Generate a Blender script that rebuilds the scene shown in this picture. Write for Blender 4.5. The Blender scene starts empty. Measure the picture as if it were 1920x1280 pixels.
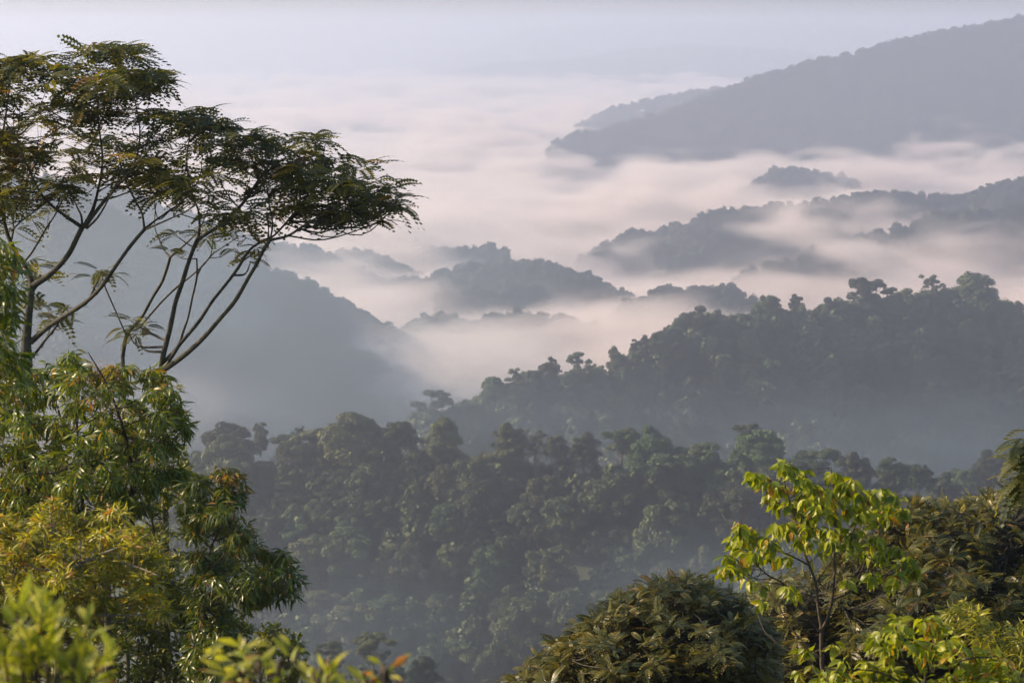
import bpy, math, random
import numpy as np
from mathutils import Vector

random.seed(7)
RNG = np.random.default_rng(7)
scene = bpy.context.scene
COL = scene.collection

# ------------------------------------------------------------------ camera
F = 4158.0                                   # focal length in pixels of a 1920 px wide frame
PITCH = math.atan((640 - 60) / F)            # the horizon lies near the top of the frame
cam_d = bpy.data.cameras.new('camera')
cam_d.sensor_width = 36.0
cam_d.lens = F / 1920 * 36.0
cam_d.clip_start = 0.5
cam_d.clip_end = 40000
cam_d.dof.use_dof = True
cam_d.dof.focus_distance = 30.0
cam_d.dof.aperture_fstop = 5.0
cam = bpy.data.objects.new('camera', cam_d)
cam.rotation_euler = (math.pi / 2 - PITCH, 0, 0)
COL.objects.link(cam)
scene.camera = cam

# ------------------------------------------------------------------ light
SUN_AZ, SUN_EL = math.radians(-80), math.radians(27)     # azimuth from +Y towards +X
w = bpy.data.worlds.new('World')
scene.world = w
w.use_nodes = True
nt = w.node_tree
sky = nt.nodes.new('ShaderNodeTexSky')
sky.sky_type = 'NISHITA'
sky.sun_disc = False
sky.sun_elevation = SUN_EL
sky.sun_rotation = SUN_AZ
sky.air_density = 1.0
sky.dust_density = 2.5
bg = nt.nodes['Background']
bg.inputs['Strength'].default_value = 0.14
nt.links.new(sky.outputs[0], bg.inputs['Color'])

sun_d = bpy.data.lights.new('sun', 'SUN')
sun_d.energy = 5.0
sun_d.angle = math.radians(0.6)
sun_d.color = (1.0, 0.75, 0.52)
sun = bpy.data.objects.new('sun', sun_d)
sdir = Vector((math.sin(SUN_AZ) * math.cos(SUN_EL), math.cos(SUN_AZ) * math.cos(SUN_EL), math.sin(SUN_EL)))
sun.rotation_euler = sdir.to_track_quat('Z', 'Y').to_euler()
COL.objects.link(sun)

vs = scene.view_settings
vs.view_transform = 'Standard'
vs.look = 'None'
vs.exposure = 0.53
vs.gamma = 1.0
vs.use_curve_mapping = False

cy = scene.cycles
cy.max_bounces = 5
cy.diffuse_bounces = 2
cy.glossy_bounces = 1
cy.transmission_bounces = 3
cy.transparent_max_bounces = 8
cy.volume_bounces = 1
cy.volume_step_rate = 1.0
cy.volume_max_steps = 512
cy.sample_clamp_indirect = 4.0
cy.sample_clamp_direct = 10.0
cy.use_denoising = True
cy.denoiser = 'OPENIMAGEDENOISE'
cy.denoising_input_passes = 'RGB'
cy.denoising_prefilter = 'ACCURATE'
cy.use_adaptive_sampling = False

# ------------------------------------------------------------------ helpers
SP, CP = math.sin(PITCH), math.cos(PITCH)

def at(px, py, y):
    """The point seen at photo pixel (px, py) whose horizontal distance is y."""
    u, v = (px - 960) / F, (640 - py) / F
    dy = CP + v * SP
    dz = -SP + v * CP
    s = y / dy
    return np.array((u * s, y, dz * s))

def project(p):
    p = np.asarray(p, float)
    f = p[..., 1] * CP - p[..., 2] * SP
    up = p[..., 1] * SP + p[..., 2] * CP
    return 960 + F * p[..., 0] / f, 640 - F * up / f

def mesh_np(name, V, faces_list, mats, attr=None, smooth=False, mat_idx=None):
    """One mesh from arrays. faces_list: list of (m,k) int arrays."""
    me = bpy.data.meshes.new(name)
    V = np.asarray(V, np.float32)
    me.vertices.add(len(V))
    me.vertices.foreach_set('co', V.ravel())
    loops = np.concatenate([f.ravel() for f in faces_list]).astype(np.int32)
    tot = np.concatenate([np.full(len(f), f.shape[1]) for f in faces_list]).astype(np.int32)
    start = np.concatenate(([0], np.cumsum(tot)[:-1])).astype(np.int32)
    me.loops.add(len(loops))
    me.loops.foreach_set('vertex_index', loops)
    me.polygons.add(len(tot))
    me.polygons.foreach_set('loop_start', start)
    me.polygons.foreach_set('loop_total', tot)
    if mat_idx is not None:
        me.polygons.foreach_set('material_index', np.asarray(mat_idx, np.int32))
    me.update(calc_edges=True)
    if smooth:
        me.polygons.foreach_set('use_smooth', np.ones(len(tot), bool))
    if attr is not None:
        a = me.attributes.new('tint', 'FLOAT', 'POINT')
        a.data.foreach_set('value', np.asarray(attr, np.float32))
    for m in (mats if isinstance(mats, (list, tuple)) else [mats]):
        me.materials.append(m)
    return me

def link(name, me, parent=None, **props):
    o = bpy.data.objects.new(name, me)
    COL.objects.link(o)
    if parent is not None:
        o.parent = parent
    for k, v in props.items():
        o[k] = v
    return o

def empty(name, loc, label, cat, group=None):
    o = bpy.data.objects.new(name, None)
    COL.objects.link(o)
    o.location = loc
    o.empty_display_size = 0.3
    o['label'] = label
    o['category'] = cat
    if group:
        o['group'] = group
    return o

def unit(a):
    return a / np.maximum(np.linalg.norm(a, axis=-1, keepdims=True), 1e-9)

def frames(d, up):
    """Rotation matrices (n,3,3) whose columns are side, direction, normal."""
    d = unit(np.asarray(d, float))
    s = unit(np.cross(d, up))
    n = np.cross(s, d)
    return np.stack((s, d, n), axis=-1)

def scatter(tv, tf, R, P, S, tint):
    """Copies of a template leaf as one vertex and face array."""
    n, k = len(P), len(tv)
    V = np.einsum('nij,kj->nki', R, tv) * np.asarray(S).reshape(-1, 1, 1) + P[:, None, :]
    fs = [(f[None, :, :] + (np.arange(n) * k)[:, None, None]).reshape(-1, f.shape[1]) for f in tf]
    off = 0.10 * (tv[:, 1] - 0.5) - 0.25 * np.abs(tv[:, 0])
    return V.reshape(-1, 3), fs, (np.asarray(tint)[:, None] + off[None, :]).ravel()

class Bag:
    """Collects arrays for one mesh."""
    def __init__(s):
        s.V, s.F, s.T, s.M, s.n = [], {}, [], {}, 0
    def add(s, V, fs, t, mi=0):
        for f in fs:
            s.F.setdefault(f.shape[1], []).append(f + s.n)
            s.M.setdefault(f.shape[1], []).append(np.full(len(f), mi))
        s.V.append(V)
        s.T.append(np.broadcast_to(t, (len(V),)))
        s.n += len(V)
    def mesh(s, name, mats, smooth=False):
        ks = sorted(s.F)
        return mesh_np(name, np.concatenate(s.V), [np.concatenate(s.F[k]) for k in ks], mats,
                       np.concatenate(s.T), smooth, np.concatenate([np.concatenate(s.M[k]) for k in ks]))

def smooth_path(pts, n=6):
    """Catmull-Rom through rows of (x,y,z,r)."""
    P = np.asarray(pts, float)
    if len(P) < 3:
        t = np.linspace(0, 1, n + 1)[:, None]
        return P[0] * (1 - t) + P[-1] * t
    Q = np.vstack((2 * P[0] - P[1], P, 2 * P[-1] - P[-2]))
    out = []
    for i in range(1, len(Q) - 2):
        a, b, c, d = Q[i - 1:i + 3]
        for t in np.arange(n) / n:
            out.append(0.5 * (2 * b + (c - a) * t + (2 * a - 5 * b + 4 * c - d) * t * t + (3 * b - a - 3 * c + d) * t ** 3))
    out.append(P[-1])
    out = np.array(out)
    out[:, 3] = np.maximum(out[:, 3], 0.002)
    return out

def tube(bag, path, sides=7, mi=0, t=0.5):
    P = np.asarray(path, float)
    d = np.gradient(P[:, :3], axis=0)
    ref = np.array((0.31, 0.9, 0.27))
    R = frames(d, np.broadcast_to(ref, d.shape))
    ang = np.arange(sides) / sides * 2 * math.pi
    ring = np.cos(ang)[None, :, None] * R[:, None, :, 0] + np.sin(ang)[None, :, None] * R[:, None, :, 2]
    V = P[:, None, :3] + ring * P[:, None, 3:4]
    n = len(P)
    i = np.arange(n - 1)[:, None] * sides
    j = np.arange(sides)[None, :]
    k = (j + 1) % sides
    f = np.stack((i + j, i + k, i + sides + k, i + sides + j), -1).reshape(-1, 4)
    cap = (np.arange(sides)[None, :] + (n - 1) * sides)
    bag.add(V.reshape(-1, 3), [f, cap], t, mi)

# value noise for terrain
def vnoise(x, y, seed=0):
    xi, yi = np.floor(x).astype(np.int64), np.floor(y).astype(np.int64)
    fx, fy = x - xi, y - yi
    fx, fy = fx * fx * (3 - 2 * fx), fy * fy * (3 - 2 * fy)
    def h(a, b):
        v = np.sin(a * 127.1 + b * 311.7 + seed * 74.7) * 43758.5453
        return v - np.floor(v)
    return (h(xi, yi) * (1 - fx) + h(xi + 1, yi) * fx) * (1 - fy) + (h(xi, yi + 1) * (1 - fx) + h(xi + 1, yi + 1) * fx) * fy - 0.5

def fbm(x, y, seed=0, o=3):
    return sum(vnoise(x * 2 ** i, y * 2 ** i, seed + i) / 2 ** i for i in range(o))

# ------------------------------------------------------------------ materials
def leaf_mat(name, ca, cb, cc=None, trans=0.35, tcol=None, rough=0.45, spec=0.5, obj_var=0.0, blotch=28.0):
    """Leaves: colour runs ca-cb-(cc) with each leaf's own tint; light also passes through."""
    m = bpy.data.materials.new(name)
    m.use_nodes = True
    n = m.node_tree
    n.nodes.clear()
    out = n.nodes.new('ShaderNodeOutputMaterial')
    at_ = n.nodes.new('ShaderNodeAttribute')
    at_.attribute_name = 'tint'
    rp = n.nodes.new('ShaderNodeValToRGB')
    e = rp.color_ramp.elements
    e[0].color, e[1].color = (*ca, 1), (*cb, 1)
    e[0].position, e[1].position = 0.0, (1.0 if cc is None else 0.82)
    if cc is not None:
        x = e.new(0.95)
        x.color = (*cc, 1)
    tcn = n.nodes.new('ShaderNodeTexCoord')
    nzl = n.nodes.new('ShaderNodeTexNoise')
    nzl.inputs['Scale'].default_value = blotch
    nzl.inputs['Detail'].default_value = 4
    n.links.new(tcn.outputs['Object'], nzl.inputs['Vector'])
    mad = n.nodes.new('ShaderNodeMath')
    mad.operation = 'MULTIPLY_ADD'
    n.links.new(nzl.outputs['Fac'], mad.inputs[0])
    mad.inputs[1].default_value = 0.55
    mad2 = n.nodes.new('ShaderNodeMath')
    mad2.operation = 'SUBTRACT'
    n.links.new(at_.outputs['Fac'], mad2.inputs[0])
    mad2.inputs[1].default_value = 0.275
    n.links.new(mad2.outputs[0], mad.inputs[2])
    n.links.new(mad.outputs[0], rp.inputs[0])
    col = rp.outputs[0]
    if obj_var:
        oi = n.nodes.new('ShaderNodeObjectInfo')
        hs = n.nodes.new('ShaderNodeHueSaturation')
        mr = n.nodes.new('ShaderNodeMapRange')
        mr.inputs['To Min'].default_value, mr.inputs['To Max'].default_value = 1 - obj_var, 1 + obj_var
        n.links.new(oi.outputs['Random'], mr.inputs['Value'])
        n.links.new(mr.outputs[0], hs.inputs['Value'])
        wn = n.nodes.new('ShaderNodeTexWhiteNoise')
        wn.noise_dimensions = '1D'
        n.links.new(oi.outputs['Random'], wn.inputs['W'])
        mh = n.nodes.new('ShaderNodeMapRange')
        mh.inputs['To Min'].default_value, mh.inputs['To Max'].default_value = 0.46, 0.55
        n.links.new(wn.outputs['Value'], mh.inputs['Value'])
        n.links.new(mh.outputs[0], hs.inputs['Hue'])
        n.links.new(col, hs.inputs['Color'])
        col = hs.outputs[0]
    pb = n.nodes.new('ShaderNodeBsdfPrincipled')
    pb.inputs['Roughness'].default_value = rough
    pb.inputs['Specular IOR Level'].default_value = spec
    n.links.new(col, pb.inputs['Base Color'])
    tr = n.nodes.new('ShaderNodeBsdfTranslucent')
    mx = n.nodes.new('ShaderNodeMixShader')
    mx.inputs[0].default_value = trans
    if tcol is not None:
        mm = n.nodes.new('ShaderNodeMix')
        mm.data_type, mm.blend_type = 'RGBA', 'MULTIPLY'
        mm.inputs[0].default_value = 1.0
        n.links.new(col, mm.inputs[6])
        mm.inputs[7].default_value = (*tcol, 1)
        n.links.new(mm.outputs[2], tr.inputs['Color'])
    else:
        n.links.new(col, tr.inputs['Color'])
    n.links.new(pb.outputs[0], mx.inputs[1])
    n.links.new(tr.outputs[0], mx.inputs[2])
    n.links.new(mx.outputs[0], out.inputs['Surface'])
    return m

def bark_mat(name, ca, cb, scale=6.0):
    m = bpy.data.materials.new(name)
    m.use_nodes = True
    n = m.node_tree
    pb = n.nodes['Principled BSDF']
    pb.inputs['Roughness'].default_value = 0.9
    tc = n.nodes.new('ShaderNodeTexCoord')
    nz = n.nodes.new('ShaderNodeTexNoise')
    nz.inputs['Scale'].default_value = scale
    nz.inputs['Detail'].default_value = 6
    rp = n.nodes.new('ShaderNodeValToRGB')
    rp.color_ramp.elements[0].color, rp.color_ramp.elements[1].color = (*ca, 1), (*cb, 1)
    rp.color_ramp.elements[0].position, rp.color_ramp.elements[1].position = 0.35, 0.68
    bp = n.nodes.new('ShaderNodeBump')
    bp.inputs['Strength'].default_value = 0.6
    bp.inputs['Distance'].default_value = 0.02
    n.links.new(tc.outputs['Object'], nz.inputs['Vector'])
    n.links.new(nz.outputs['Fac'], rp.inputs[0])
    n.links.new(rp.outputs[0], pb.inputs['Base Color'])
    n.links.new(nz.outputs['Fac'], bp.inputs['Height'])
    n.links.new(bp.outputs[0], pb.inputs['Normal'])
    return m

M_forest = leaf_mat('forest_leaves', (0.022, 0.038, 0.014), (0.115, 0.145, 0.048), trans=0.2, spec=0.25, rough=0.6, obj_var=0.5, blotch=0.35)
M_far = leaf_mat('far_forest_leaves', (0.020, 0.032, 0.014), (0.055, 0.070, 0.030), trans=0.15, spec=0.2, rough=0.7, blotch=0.03)
M_fbark = bark_mat('forest_bark', (0.045, 0.042, 0.034), (0.13, 0.12, 0.10), 0.8)

def ground_mat():
    m = bpy.data.materials.new('forest_floor')
    m.use_nodes = True
    n = m.node_tree
    pb = n.nodes['Principled BSDF']
    pb.inputs['Roughness'].default_value = 0.95
    tc = n.nodes.new('ShaderNodeTexCoord')
    nz = n.nodes.new('ShaderNodeTexNoise')
    nz.inputs['Scale'].default_value = 0.08
    nz.inputs['Detail'].default_value = 8
    rp = n.nodes.new('ShaderNodeValToRGB')
    rp.color_ramp.elements[0].color = (0.016, 0.022, 0.010, 1)
    rp.color_ramp.elements[1].color = (0.050, 0.062, 0.024, 1)
    n.links.new(tc.outputs['Object'], nz.inputs['Vector'])
    n.links.new(nz.outputs['Fac'], rp.inputs[0])
    n.links.new(rp.outputs[0], pb.inputs['Base Color'])
    return m

# ------------------------------------------------------------------ terrain
# each ridge: skyline of its tree tops as (photo x, photo y, distance), tree height, slope
RIDGES = {
 'spur':   ([(430,1330,380),(560,1262,390),(650,1225,395),(740,1228,395),(810,1275,385),(900,1330,370)], 16, 0.7),
 'near':   ([(330,830,645),(370,812,640),(480,818,632),(560,826,628),(620,812,622),(680,800,620),(760,812,618),(830,812,612),(900,825,608),(1010,838,604),(1060,842,600),(1130,828,596),(1200,826,592),(1260,836,588),(1340,846,584),(1400,830,580),(1460,836,576),(1520,862,572),(1620,882,566),(1720,905,560),(1800,935,556)], 20, 0.85),
 'nearb':  ([(1790,960,700),(1850,888,690),(1900,862,690),(2000,830,700)], 20, 0.8),
 'dark':   ([(775,800,860),(800,770,865),(860,775,870),(900,758,880),(960,722,890),(1030,700,900),(1100,700,915),(1160,680,930),(1220,652,945),(1260,625,960),(1300,595,970),(1390,598,990),(1450,585,1005),(1520,584,1020),(1600,562,1040),(1700,560,1060),(1800,548,1080),(1860,560,1090),(1920,590,1100),(2050,600,1120)], 18, 0.75),
 'lefta':  ([(60,340,1250),(250,420,1300),(400,470,1330),(497,508,1350),(552,529,1360),(600,563,1370),(669,601,1380),(707,638,1385),(768,662,1390)], 16, 0.7),
 'leftspur': ([(560,620,1240),(704,684,1270),(738,694,1275),(772,714,1280)], 16, 0.7),
 'leftb':  ([(0,330,1750),(240,365,1770),(330,400,1780),(430,440,1790),(525,465,1800),(573,466,1800),(652,500,1800),(704,518,1800),(738,531,1790),(772,527,1780),(824,552,1770),(870,575,1760)], 15, 0.6),
 'isle':   ([(590,448,2010),(640,436,2010),(680,442,2010),(720,454,2000),(790,464,1990),(830,474,1980),(880,472,1980),(935,466,1980)], 15, 0.55),
 'isleb':  ([(630,478,1880),(660,474,1880),(710,489,1870),(760,504,1870),(790,518,1870)], 15, 0.6),
 'mida':   ([(830,522,1790),(860,508,1780),(903,500,1770),(956,500,1760),(1015,497,1750),(1068,513,1740),(1124,536,1740),(1178,578,1730)], 15, 0.5),
 'midb':   ([(840,553,1680),(890,547,1680),(930,543,1680),(971,537,1680),(1010,550,1680)], 15, 0.6),
 'midc':   ([(770,612,1460),(820,598,1460),(880,608,1460),(950,596,1470),(1000,599,1480),(1100,609,1490)], 15, 0.6),
 'midd':   ([(1165,594,1600),(1200,569,1600),(1240,553,1600),(1300,551,1610),(1360,543,1620),(1410,574,1620)], 15, 0.6),
 'righta': ([(1100,478,2230),(1145,458,2220),(1185,441,2210),(1230,434,2200),(1305,419,2190),(1350,397,2180),(1425,395,2170),(1520,384,2170),(1575,376,2170),(1650,366,2190),(1710,371,2210),(1810,373,2240),(1850,363,2230),(1880,346,2220),(2000,335,2220)], 15, 0.55),
 'rightb': ([(1535,468,1990),(1610,448,1990),(1650,438,1980),(1710,425,1970),(1770,403,1965),(1820,398,1960),(1870,398,1960),(2000,380,1960)], 15, 0.55),
 'rightc': ([(1380,528,1850),(1430,508,1860),(1500,490,1880),(1560,476,1890)], 15, 0.6),
 'island': ([(1400,352,2850),(1440,336,2850),(1470,317,2850),(1510,322,2850),(1540,333,2850),(1575,331,2850),(1598,342,2850)], 15, 0.5),
 'mount':  ([(1035,268,3290),(1055,260,3309),(1095,248,3337),(1130,245,3365),(1180,230,3403),(1240,213,3440),(1310,188,3478),(1350,168,3497),(1430,143,3534),(1510,120,3572),(1610,98,3619),(1675,80,3647),(1760,60,3666),(1860,45,3694),(1920,33,3713),(2100,5,3760)], 16, 0.75),
 'mountb': ([(1090,228,4400),(1130,218,4400),(1160,200,4400),(1230,185,4400),(1280,175,4400),(1325,170,4400),(1500,150,4400)], 16, 0.5),
 'fara':   ([(420,190,7800),(560,168,7800),(690,156,7800),(820,166,7800),(900,186,7800)], 10, 0.4),
 'farb':   ([(820,150,9000),(900,114,9000),(980,108,9000),(1080,102,9000),(1180,85,9000),(1300,75,9000),(1500,90,9000)], 10, 0.35),
 'farc':   ([(880,85,11800),(1000,48,11800),(1150,40,11800),(1300,38,11800),(1480,40,11800),(1600,46,11800),(1680,56,11800),(1900,95,11800)], 10, 0.35),
}
RG = {}
for k, (pts, th, sl) in RIDGES.items():
    P = np.array([at(*p) for p in pts])
    P[:, 2] -= th * 0.88
    RG[k] = (P, sl)

def ridge_h(P, sl, x, y):
    best = np.full(x.shape, -9999.0)
    for a, b in zip(P[:-1], P[1:]):
        d = b - a
        t = np.clip(((x - a[0]) * d[0] + (y - a[1]) * d[1]) / (d[0] ** 2 + d[1] ** 2), 0, 1)
        dist = np.hypot(x - a[0] - t * d[0], y - a[1] - t * d[1])
        wdt = 6.0
        best = np.maximum(best, a[2] + t * d[2] - sl * (np.sqrt(dist ** 2 + wdt ** 2) - wdt))
    return best

FLOOR = -330.0
def ground_h(x, y):
    x, y = np.asarray(x, float), np.asarray(y, float)
    h = FLOOR + 24 * fbm(x / 420, y / 420, 3)
    n1 = fbm(x / 60, y / 60, 11)
    for k, (P, sl) in RG.items():
        r = ridge_h(P, sl, x, y)
        h = np.where(r > h - 80, np.maximum(h, r + np.clip((P[:, 2].mean() - r) / 40, 0, 1) * 10 * n1), h)
    near = np.where(y < 0, -1.7 - 0.12 * y, -1.7 - 0.36 * np.minimum(y, 60) - 0.62 * np.maximum(y - 60, 0))
    near = near + np.where(y > 12, 0.02 * np.minimum(y, 60), 0.2) * fbm(x / 9, y / 9, 5)
    return np.maximum(h, near)

nx, ny = 420, 900
tt = np.linspace(-0.75, 0.75, nx)
yy = np.concatenate((np.linspace(-38, 4, 12)[:-1], np.geomspace(4, 12800, ny - 11)))
YY, TT = np.meshgrid(yy, tt, indexing='ij')
XX = (np.abs(YY) + 45) * TT
ZZ = ground_h(XX, YY)
ii = np.arange(ny - 1)[:, None] * nx + np.arange(nx - 1)[None, :]
gf = np.stack((ii, ii + 1, ii + nx + 1, ii + nx), -1).reshape(-1, 4)
me = mesh_np('terrain', np.stack((XX, YY, ZZ), -1).reshape(-1, 3), [gf], ground_mat(), smooth=True)
link('terrain', me, kind='structure', label='forested hills and valley floor under morning mist')

# ------------------------------------------------------------------ forest trees
def crown_quads(lobes, dens, size, rng, shell=0.35, tints=None):
    """Leaf clumps spread in the outer shell of the lobes. Returns positions, normals."""
    Ps, Ns = [], []
    for (c, r) in lobes:
        c, r = np.array(c, float), np.array(r, float)
        area = 4 * math.pi * ((r[0] * r[1]) ** 1.6 / 3 + 2 * (r[0] * r[2]) ** 1.6 / 3) ** (1 / 1.6)
        n = max(6, int(area * dens))
        d = unit(rng.normal(size=(n, 3)))
        d = d[d[:, 2] > -0.55 + rng.uniform(-.25, .25, len(d))]
        rad = 1 - shell * rng.random(len(d)) ** 1.6
        rad *= 1 + 0.10 * np.sin(d[:, 0] * 7 + c[0]) * np.sin(d[:, 1] * 6 + c[1] * 2) 
        Ps.append(c + d * r * rad[:, None])
        if tints is not None:
            tints.append(np.full(len(d), rng.uniform(0.25, 0.8)))
        Ns.append(unit(d / r))
    P, N = np.concatenate(Ps), np.concatenate(Ns)
    N = unit(N + rng.normal(scale=0.55, size=N.shape) + np.array((0, 0, 0.25)))
    return P, N

QV = np.array([(-.5, -.5, 0), (.5, -.42, 0.08), (.42, .5, -0.05), (-.5, .46, 0.1)])
QF = [np.array([[0, 1, 2, 3]])]

def add_quads(bag, P, N, size, rng, tint, mi=0):
    n = len(P)
    a = rng.normal(size=(n, 3))
    R = frames(np.cross(N, a), N)
    S = size * rng.uniform(0.6, 1.35, n)
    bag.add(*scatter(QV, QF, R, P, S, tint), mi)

def forest_crown(kind, rng):
    """Lobes of a crown for a tree about 22 m tall and 14 m wide, base at z=0."""
    L = []
    if kind == 'dome':
        for i in range(36):
            a, q = rng.uniform(0, 6.28), rng.random() ** 0.5
            rr = 6.6 * q
            L.append(((rr * math.cos(a), rr * math.sin(a), 20 - 8 * q ** 2.4 + rng.uniform(-.9, .6)), (rng.uniform(1.2, 2.1),) * 2 + (rng.uniform(1.0, 1.7),)))
        L.append(((0, 0, 12.5), (5.6, 5.6, 6.2)))
    elif kind == 'umbrella':
        for i in range(20):
            a, q = rng.uniform(0, 6.28), rng.random() ** 0.5
            rr = 7.0 * q
            L.append(((rr * math.cos(a), rr * math.sin(a), 19.4 - 3.2 * q ** 2 + rng.uniform(-1.6, .5)), (rng.uniform(1.3, 2.3),) * 2 + (rng.uniform(0.8, 1.4),)))
        for i in range(12):
            a, rr = rng.uniform(0, 6.28), rng.uniform(1, 5.5)
            L.append(((rr * math.cos(a), rr * math.sin(a), rng.uniform(9, 15.5)), (rng.uniform(1.3, 2.2),) * 2 + (rng.uniform(1.0, 1.8),)))
    elif kind == 'tall':
        for i in range(34):
            z = rng.uniform(2, 20.8)
            q = 4.8 * (1 - ((z - 11) / 11) ** 2 * 0.7)
            a = rng.uniform(0, 6.28)
            L.append(((q * math.cos(a) * .85, q * math.sin(a) * .85, z), (rng.uniform(1.0, 1.9),) * 2 + (rng.uniform(1.1, 2.2),)))
        L.append(((0, 0, 10.5), (3.6, 3.6, 9)))
    elif kind == 'open':
        for i in range(22):
            z = rng.uniform(9, 21)
            a, rr = rng.uniform(0, 6.28), rng.uniform(.6, 5.0)
            L.append(((rr * math.cos(a), rr * math.sin(a), z), (rng.uniform(1.0, 1.8),) * 2 + (rng.uniform(0.7, 1.3),)))
    elif kind == 'broad':
        for i in range(34):
            a, q = rng.uniform(0, 6.28), rng.random() ** 0.5
            rr = 7.0 * q
            L.append(((rr * math.cos(a), rr * math.sin(a), 19 - 11 * q ** 2.2 + rng.uniform(-1.8, 1.6)), (rng.uniform(1.1, 2.2),) * 2 + (rng.uniform(1.0, 1.8),)))
        L.append(((0.5, 0.3, 9.5), (5.4, 5.2, 8)))
    return L

def make_forest_variant(kind, seed):
    rng = np.random.default_rng(seed)
    L = forest_crown(kind, rng)
    b = Bag()
    dens = {'dome': 10.5, 'umbrella': 12, 'tall': 10.5, 'open': 12, 'broad': 10.5}[kind]
    tl = []
    P, N = crown_quads(L, dens, 0.6, rng, 0.35, tl)
    add_quads(b, P, N, 0.37, rng, np.clip(np.concatenate(tl) + rng.normal(scale=0.13, size=len(P)), 0, 1))
    crown = b.mesh('crown', M_forest)
    t = Bag()
    zt = 15 if kind != 'open' else 17
    tube(t, smooth_path([(0, 0, -4, .5), (rng.uniform(-.4, .4), rng.uniform(-.4, .4), 6, .38), (rng.uniform(-.6, .6), 0, zt, .22)]), 6)
    for (c, r) in L[:11]:
        z0 = max(4.0, c[2] - 7.5 - abs(c[0]) * .4)
        z0 = min(z0, zt - 1)
        tube(t, smooth_path([(0, 0, z0, .2), (c[0] * .55, c[1] * .55, z0 + (c[2] - z0) * .55, .13), (c[0], c[1], c[2], .05)], 4), 5)
    trunk = t.mesh('trunk', M_fbark, True)
    return crown, trunk

VAR = []
for kind, cnt in (('dome', 5), ('umbrella', 3), ('tall', 3), ('open', 3), ('broad', 5)):
    for s in range(cnt):
        VAR.append((kind, *make_forest_variant(kind, 100 + len(VAR) * 7)))
BYK = {}
for i, v in enumerate(VAR):
    BYK.setdefault(v[0], []).append(i)

def forest_tree(p, vi, sx, sz, rz, label, group=None):
    kind, crown, trunk = VAR[vi]
    o = empty('forest_tree', tuple(p), label, 'tree', group)
    o.scale = (sx, sx, sz)
    o.rotation_euler = (0, 0, rz)
    link('crown', crown, o)
    link('trunk', trunk, o)
    return o

def sky_tree(px, py, wpx, kind, y, label, zmul=1.0):
    """A skyline tree whose crown top shows at (px, py) and is wpx photo pixels wide."""
    top = at(px, py, y)
    W = {'dome': 15.5, 'umbrella': 17.5, 'tall': 10.5, 'open': 12.5, 'broad': 16.5}[kind]
    s = wpx / F * y / W
    g = float(ground_h(top[0], top[1]))
    zmul *= 0.82 if y < 720 else 1.0
    hz = 20.7 * s * zmul
    vi = BYK[kind][random.randrange(len(BYK[kind]))]
    return forest_tree((top[0], y, top[2] - hz), vi, s, s * zmul, random.uniform(0, 6.28), label)

KW = {'dome': 'rounded', 'umbrella': 'flat topped', 'tall': 'tall narrow', 'open': 'thin open', 'broad': 'broad shaggy'}
taken = []
def poisson_trees(n_try, xr, yr, rmin, ridge, group, where, ymax_px, kinds, smin=0.72, smax=1.12, zr=(0.85, 1.1)):
    made = 0
    for _ in range(n_try):
        u, y = random.uniform(*xr), random.uniform(*yr)
        x = (u - 960) / F * y
        r = float(ridge_h(*RG[ridge], np.array(x), np.array(y)))
        g = float(ground_h(x, y))
        if g > r + 9:
            continue
        px, py = project((x, y, g + 18))
        if py > ymax_px or px < -60 or px > 1980:
            continue
        # behind the near leaves nothing of it would show
        if ridge == 'near' and ((px > 1480 and py > 1000) or (px > 1060 and py > 1200) or (px < 470 and py > 960)):
            continue
        s = random.uniform(smin, smax)
        if any((x - a) ** 2 + (y - b) ** 2 < (rmin * (s + c) / 2) ** 2 for a, b, c in taken):
            continue
        taken.append((x, y, s))
        k = random.choice(kinds)
        vi = random.choice(BYK[k])
        forest_tree((x, y, g - 2), vi, s, max(s * random.uniform(*zr), 0.66), random.uniform(0, 6.28), f'{KW[k]} dark tree {where}', group + ', ' + KW[k])
        made += 1
    return made

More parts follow.
